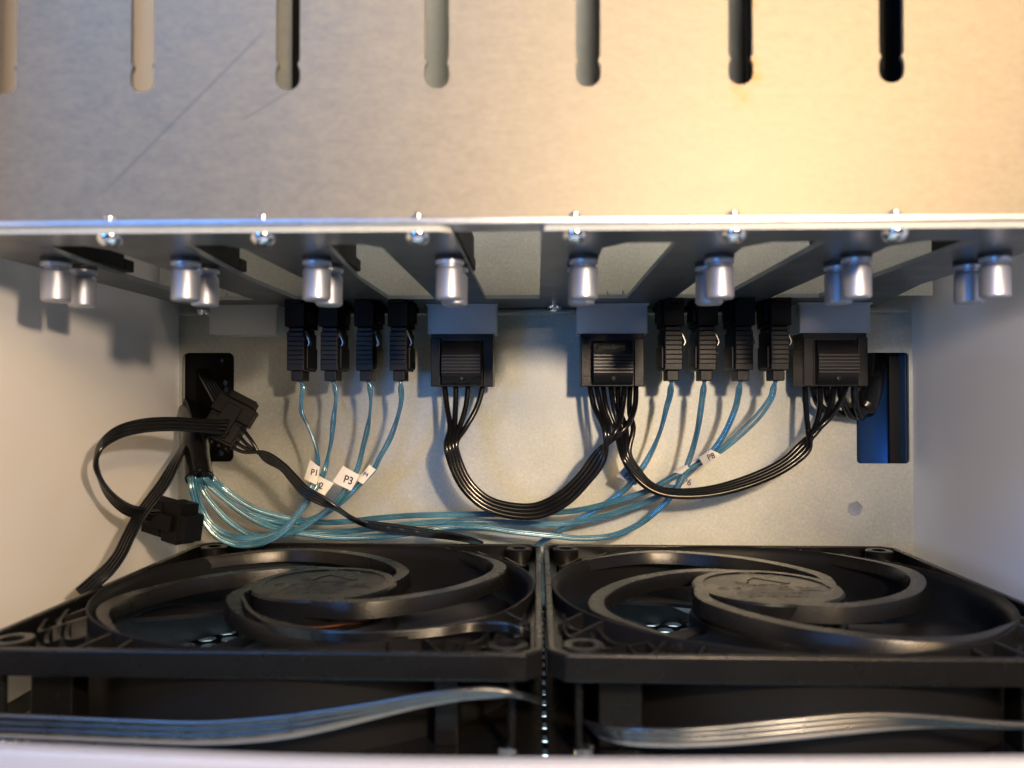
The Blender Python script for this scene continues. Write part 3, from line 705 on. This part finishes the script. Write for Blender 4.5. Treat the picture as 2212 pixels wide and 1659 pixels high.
# heat-shrink sleeve that gathers the teal cables
t = thing('cable_sleeve', 'black sleeve gathering the teal cables below the left cutout', 'sleeve', P(425, 960, 270))
o0 = P(425, 960, 270)
cen = catmull([P(402, 860, 305)-o0, P(413, 905, 284)-o0, P(422, 950, 267)-o0, P(427, 1000, 261)-o0, P(431, 1036, 257.5)-o0], 7)
g = G().tube(cen, [4.25+0.12*sin(i*0.9) for i in range(len(cen))], 20);
obj('sleeve_tube', g, M['wire'], t)
obj('sleeve_lip', G().tube(cen[-4:-1], 4.5, 20), M['wire'], t)

# ================================================================== power cable with three plugs
pc = thing('power_cable', 'black power cable daisy-chained over the three white power headers', 'cable', (25.2, 267, 3.9))
po = Vector((25.2, 267, 3.9))
def power_plug(hx, hide=0, d0=267.4):
    x0 = hx-25.2; g = G()
    g.plate([(-10.5, 0), (10.5, 0), (10.5, 10.5), (-10.5, 10.5)], [rrect(-9.4, 9.4, 1.3, 9.2, .6, 2)], 13.0, 18.2, lambda u, v, tt: (u, v, tt))
    g.box(-10.5, 10.5, 0, 10.5, 0, 13.0)
    g.box(-8.9, 8.9, 1.6, 9.0, 18.21, 23.0)
    for s in (-1, 1): g.box(min(s*10.5, s*7.2), max(s*10.5, s*7.2), -1.0, 0, 0, 16.3)
    h = obj('plug_housing', g, M['black'], pc, bevel=0.3, loc=(x0, d0-267, 0.0))
    g = G(); n = 14; vs = []; fs = []
    prof = [(0.2, 15.2), (-0.9, 14.6), (-2.3, 12.0), (-3.1, 8.6), (-3.2, 5.0), (-2.6, 2.2), (-1.4, 0.6), (0.2, 0.2)]
    pr = catmull([Vector((0, a, b)) for a, b in prof], 4); k = len(pr)
    for s in (-6.6, 6.6): vs += [(s, p.y, p.z) for p in pr]
    for i in range(k-1): fs.append((i, i+1, k+i+1, k+i))
    fs += [tuple(range(k)), tuple(range(2*k-1, k-1, -1)), (0, k, 2*k-1, k-1)]
    cl = obj('release_clip', g.add(vs, fs), M['black'], h, bevel=0.25, loc=(0, -0.4, 0.3))
    for q in range(6):
        z = 4.4+1.12*q; yy = -3.2+0.06*q
        obj('grip_rib', G().box(-6.6, 6.6, yy-0.55, yy+0.5, z-0.30, z+0.30), M['ribs'], cl, bevel=0.12, seg=1)
    obj('clip_stud', G().lathe([(0.01, -0.7), (0.7, -0.6), (1.0, 0), (1.0, 0.8)], 16, axis='y', c=(0, -2.5, 2.3)), M['black'], cl)
    for q in (-6.4, -2.1, 2.1, 6.4): obj('terminal', G().lathe([(0.9, 13.0), (1.5, 13.2), (1.5, 17.6), (1.2, 17.6)], 12, c=(q, 3.6, 0)), M['gold'], h)
    return h
for hx in HX[1:]: power_plug(hx)
def pw(pts, r=0.95):
    obj('wire', G().tube([p-po for p in catmull(pts, 9)], r, 10), M['wire'], pc)
def Z_(px, py, d): return P(px, py, d)
# strands of the first loop: left plug down, round and up to the middle plug
startL = [(959, 826), (985, 826), (1012.5, 826), (1046, 826)]
midA = [(966, 880), (984, 880), (1006, 880), (1030, 880)]
midB = [(972, 925), (981, 925), (992, 925), (1005, 925)]
endR = [(1272, 826), (1286, 826), (1350, 826), (1374, 826)]
upR = [(1284, 880), (1298, 880), (1344, 880), (1371, 880)]
upR2 = [(1306, 930), (1314, 935), (1331, 930), (1350, 925)]
low = [(975, 960, 0.9, 0.9), (984, 1000, 0.85, 0.9), (1008, 1048, 0.85, 0.8), (1050, 1086, 0.9, 0.7), (1105, 1103, 1.0, 0.6), (1160, 1103, 1.05, 0.6), (1213, 1079, 1.1, 0.6), (1260, 1035, 1.0, 0.7), (1296, 985, 0.9, 0.8)]
for k in range(4):
    q = k-1.5; pts = [Z_(*startL[k], 272), Z_(*midA[k], 270), Z_(*midB[k], 267+q*0.6)]
    cl = [P(a, b, 263) for a, b, _, _ in low]
    for i, (a, b, sp, sd) in enumerate(low):
        tt = cl[min(i+1, len(cl)-1)]-cl[max(i-1, 0)]; per = Vector((tt.z, 0, -tt.x)).normalized()
        pts.append(cl[i]-per*(q*sp*1.12)+Vector((0, q*sd*1.35, 0)))
    kk = k
    pts += [Z_(*upR2[kk], 262+q*0.7), Z_(*upR[kk], 268), Z_(*endR[kk], 272)]
    pw(pts)
# second ribbon: middle plug to right plug, flat and stacked in depth
s2 = [(1301, 826), (1318, 826), (1334, 826), (1362, 826)]
s2a = [(1310, 880), (1326, 880), (1338, 885), (1360, 890)]
s2b = [(1330, 932), (1340, 930), (1352, 925), (1368, 925)]
e2 = [(1738, 826), (1770, 826), (1802, 826), (1832, 826)]
e2a = [(1741, 885), (1771, 880), (1795, 875), (1815, 868)]
e2b = [(1746, 935), (1758, 930), (1770, 925), (1790, 905)]
low2 = [(1353, 985, 0.95, 0.7), (1375, 1022, 0.85, 0.7), (1402, 1049, 0.6, 0.9), (1434, 1063, 0.45, 1.0), (1497, 1066, 0.5, 1.0), (1564, 1056, 0.6, 1.0), (1645, 1029, 0.7, 0.9), (1700, 1000, 0.7, 0.9), (1738, 965, 0.7, 0.9)]
for k in range(4):
    q = k-1.5; pts = [Z_(*s2[k], 274.5), Z_(*s2a[k], 271), Z_(*s2b[k], 269-q*0.5)]
    cl = [P(a, b, 265) for a, b, _, _ in low2]
    for i, (a, b, sp, sd) in enumerate(low2):
        tt = cl[min(i+1, len(cl)-1)]-cl[max(i-1, 0)]; per = Vector((tt.z, 0, -tt.x)).normalized()
        pts.append(cl[i]-per*(q*sp*0.95)+Vector((0, q*sd*1.5, 0)))
    pts += [Z_(*e2b[k], 266-q*0.5), Z_(*e2a[k], 270), Z_(*e2[k], 273)]
    pw(pts)
# tail strands from the right plug back into the right cutout
for k, (a, b, c_) in enumerate((((1752, 826), (1768, 872), (1792, 890)), ((1782, 826), (1792, 870), (1812, 893)), ((1812, 826), (1822, 872), (1840, 898)), ((1845, 826), (1848, 875), (1858, 900)))):
    pw([Z_(*a, 276), Z_(*b, 277), Z_(*c_, 280), P(1862+4*k, 885, 286), P(1880+5*k, 830, 296), P(1893+5*k, 780, 306), P(1900+5*k, 730, 316)], 1.3)
t = thing('cable_sleeve', 'thick black sleeve curling into the right cutout behind the plug', 'sleeve', P(1875, 860, 286)); o0 = P(1875, 860, 286)
obj('sleeve_tube', G().tube([p-o0 for p in catmull([P(1848, 893, 281), P(1862, 885, 283), P(1877, 850, 287), P(1888, 800, 296), P(1892, 740, 310)], 8)], [2.6]*9+[4.2]*24, 18), M['wire'], t)

# ================================================================== left side: black connectors and ribbons
def conn(name, label, px, py, d, rx, ry, rz, sz, cat='connector'):
    """four-way wire-to-wire connector: two stepped halves, tapered nose, latch tongue, sockets"""
    c = P(px, py, d); t = thing(name, label, cat, c); a, b, h = sz
    t.rotation_euler = (rx, ry, rz)
    obj('plug_half', G().box(-a, a, -b, b, -h, 0).box(-a*0.86, a*0.86, -b*1.18, -b*0.9, -h*0.9, -h*0.1), M['sock'], t, bevel=0.35)
    obj('socket_half', G().box(-a*1.12, a*1.12, -b*1.15, b*1.15, 0.1, h*0.72).box(-a*0.6, a*0.9, -b*1.1, b*1.1, h*0.72, h*1.02), M['sock'], t, bevel=0.35)
    obj('latch_tongue', G().box(-a*0.45, a*0.45, -b*1.6, -b*1.22, -h*0.8, h*0.5), M['sock'], t, bevel=0.25)
    for q in (-0.66, -0.22, 0.22, 0.66): obj('wire_port', G().lathe([(0.55, -h-1.3), (0.95, -h-1.3), (0.95, -h+0.2)], 12, c=(a*q, 0, 0)), M['sock'], t)
    return t
conn('wire_connector', 'black four-way connector tilted in front of the left cutout', 497, 905, 262, radians(-12), radians(28), radians(8), (6.0, 3.4, 8.5))
conn('wire_connector', 'black connector lying low beside the teal cable bundle', 372, 1122, 246, radians(14), radians(98), radians(-12), (5.6, 3.1, 10.0))
def ribbon(name, label, ctrl, n, r, grp='black ribbon leads at the left wall'):
    o = P(*ctrl[len(ctrl)//2][:3]); t = thing(name, label, 'cable', o, grp)
    for s in strands(ctrl, n): obj('wire', G().tube([p-o for p in catmull(s, 8)], r, 10), M['wire'], t)
    return t
ribbon('ribbon_lead', 'black four-wire lead looping out over the white left wall',
    [(500, 922, 259, 1.7, 0.3), (478, 922, 254, 1.2, 0.3), (430, 919, 246, 1.0, 0.4), (370, 916, 236, 1.0, 0.5), (300, 921, 224, 1.0, 0.5), (250, 937, 217, 0.95, 0.6), (217, 965, 213, 0.7, 0.9), (207, 1000, 213, 0.5, 1.0), (217, 1035, 216, 0.6, 0.9), (240, 1072, 221, 0.9, 0.6), (275, 1100, 227, 1.1, 0.4), (310, 1110, 232, 1.2, 0.3), (332, 1114, 236, 1.3, 0.2)], 4, 0.66)
ribbon('ribbon_lead', 'black four-wire lead running straight down in front of the left wall',
    [(416, 930, 276, 1.0, 0.6), (395, 968, 262, 1.05, 0.5), (375, 1005, 250, 1.1, 0.4), (352, 1046, 243, 1.15, 0.4), (325, 1082, 236, 1.15, 0.4), (298, 1120, 228, 1.15, 0.4), (277, 1160, 222, 1.1, 0.4), (257, 1200, 216.5, 1.05, 0.4), (232, 1232, 212, 1.0, 0.4), (205, 1256, 209, 1.0, 0.4), (175, 1282, 205, 1.0, 0.4)], 4, 0.68)
cA = [(522, 923), (515, 940), (505, 952), (494, 962)]
cB = [(542, 950), (536, 962), (530, 968), (524, 976)]
t = thing('ribbon_lead', 'black four-wire fan lead sagging over the teal cables to the left fan', 'cable', P(660, 1062, 252), 'black ribbon leads at the left wall'); o0 = P(660, 1062, 252)
mid = [(572, 985, 256, 0.85, 0.7), (610, 1008, 254, 0.8, 0.7), (634, 1034, 253, 0.9, 0.6), (659, 1061, 252, 0.95, 0.5), (695, 1081, 252, 0.9, 0.6), (727, 1098, 253, 0.5, 0.95), (768, 1124, 256, 0.45, 1.0), (817, 1137, 260, 0.8, 0.7), (868, 1144, 264, 0.85, 0.7), (918, 1151, 267, 0.8, 0.7), (965, 1157, 270, 0.7, 0.8), (1014, 1166, 274, 0.6, 0.8), (1040, 1176, 277, 0.6, 0.8)]
ms = strands(mid, 4)
for k in range(4):
    s = [P(*cA[k], 259), P(*cB[k], 257)]+[p for p in ms[3-k]]
    obj('wire', G().tube([p-o0 for p in catmull(s, 8)], 0.62, 10), M['wire'], t)
# tiny white print on that lead
ty = G()
for txt, px, py, ang in (('AWM 2468', 786, 1125, -20), ('A/B', 839, 1139.5, -11), ('DATE', 868.5, 1144, -10), ('80°C', 902, 1148.5, -10)):
    g = text_g(txt, 0.68, 0.01, 0.0, 0.9); p = P(px, py, 254 if px < 830 else (259 if px < 880 else 262)); a = radians(ang)
    g.v = [p-o0+Vector((q.x*cos(a)-q.y*sin(a), -0.2-q.z, q.x*sin(a)+q.y*cos(a))) for q in g.v]; ty.join(g)
obj('white_print', ty, M['print'], t, smooth=0)
# thin strands rising behind the upper connector
t = thing('wire_bundle', 'thin black wires rising behind the tilted connector into the cutout', 'wires', P(450, 850, 275)); o0 = P(450, 850, 275)
for k in range(5):
    obj('wire', G().tube([p-o0 for p in catmull([P(492-7*k, 868, 266), P(470-6*k, 835, 276), P(447-5*k, 800, 292), P(430-4*k, 760, 305)], 7)], 0.6, 8), M['wire'], t)
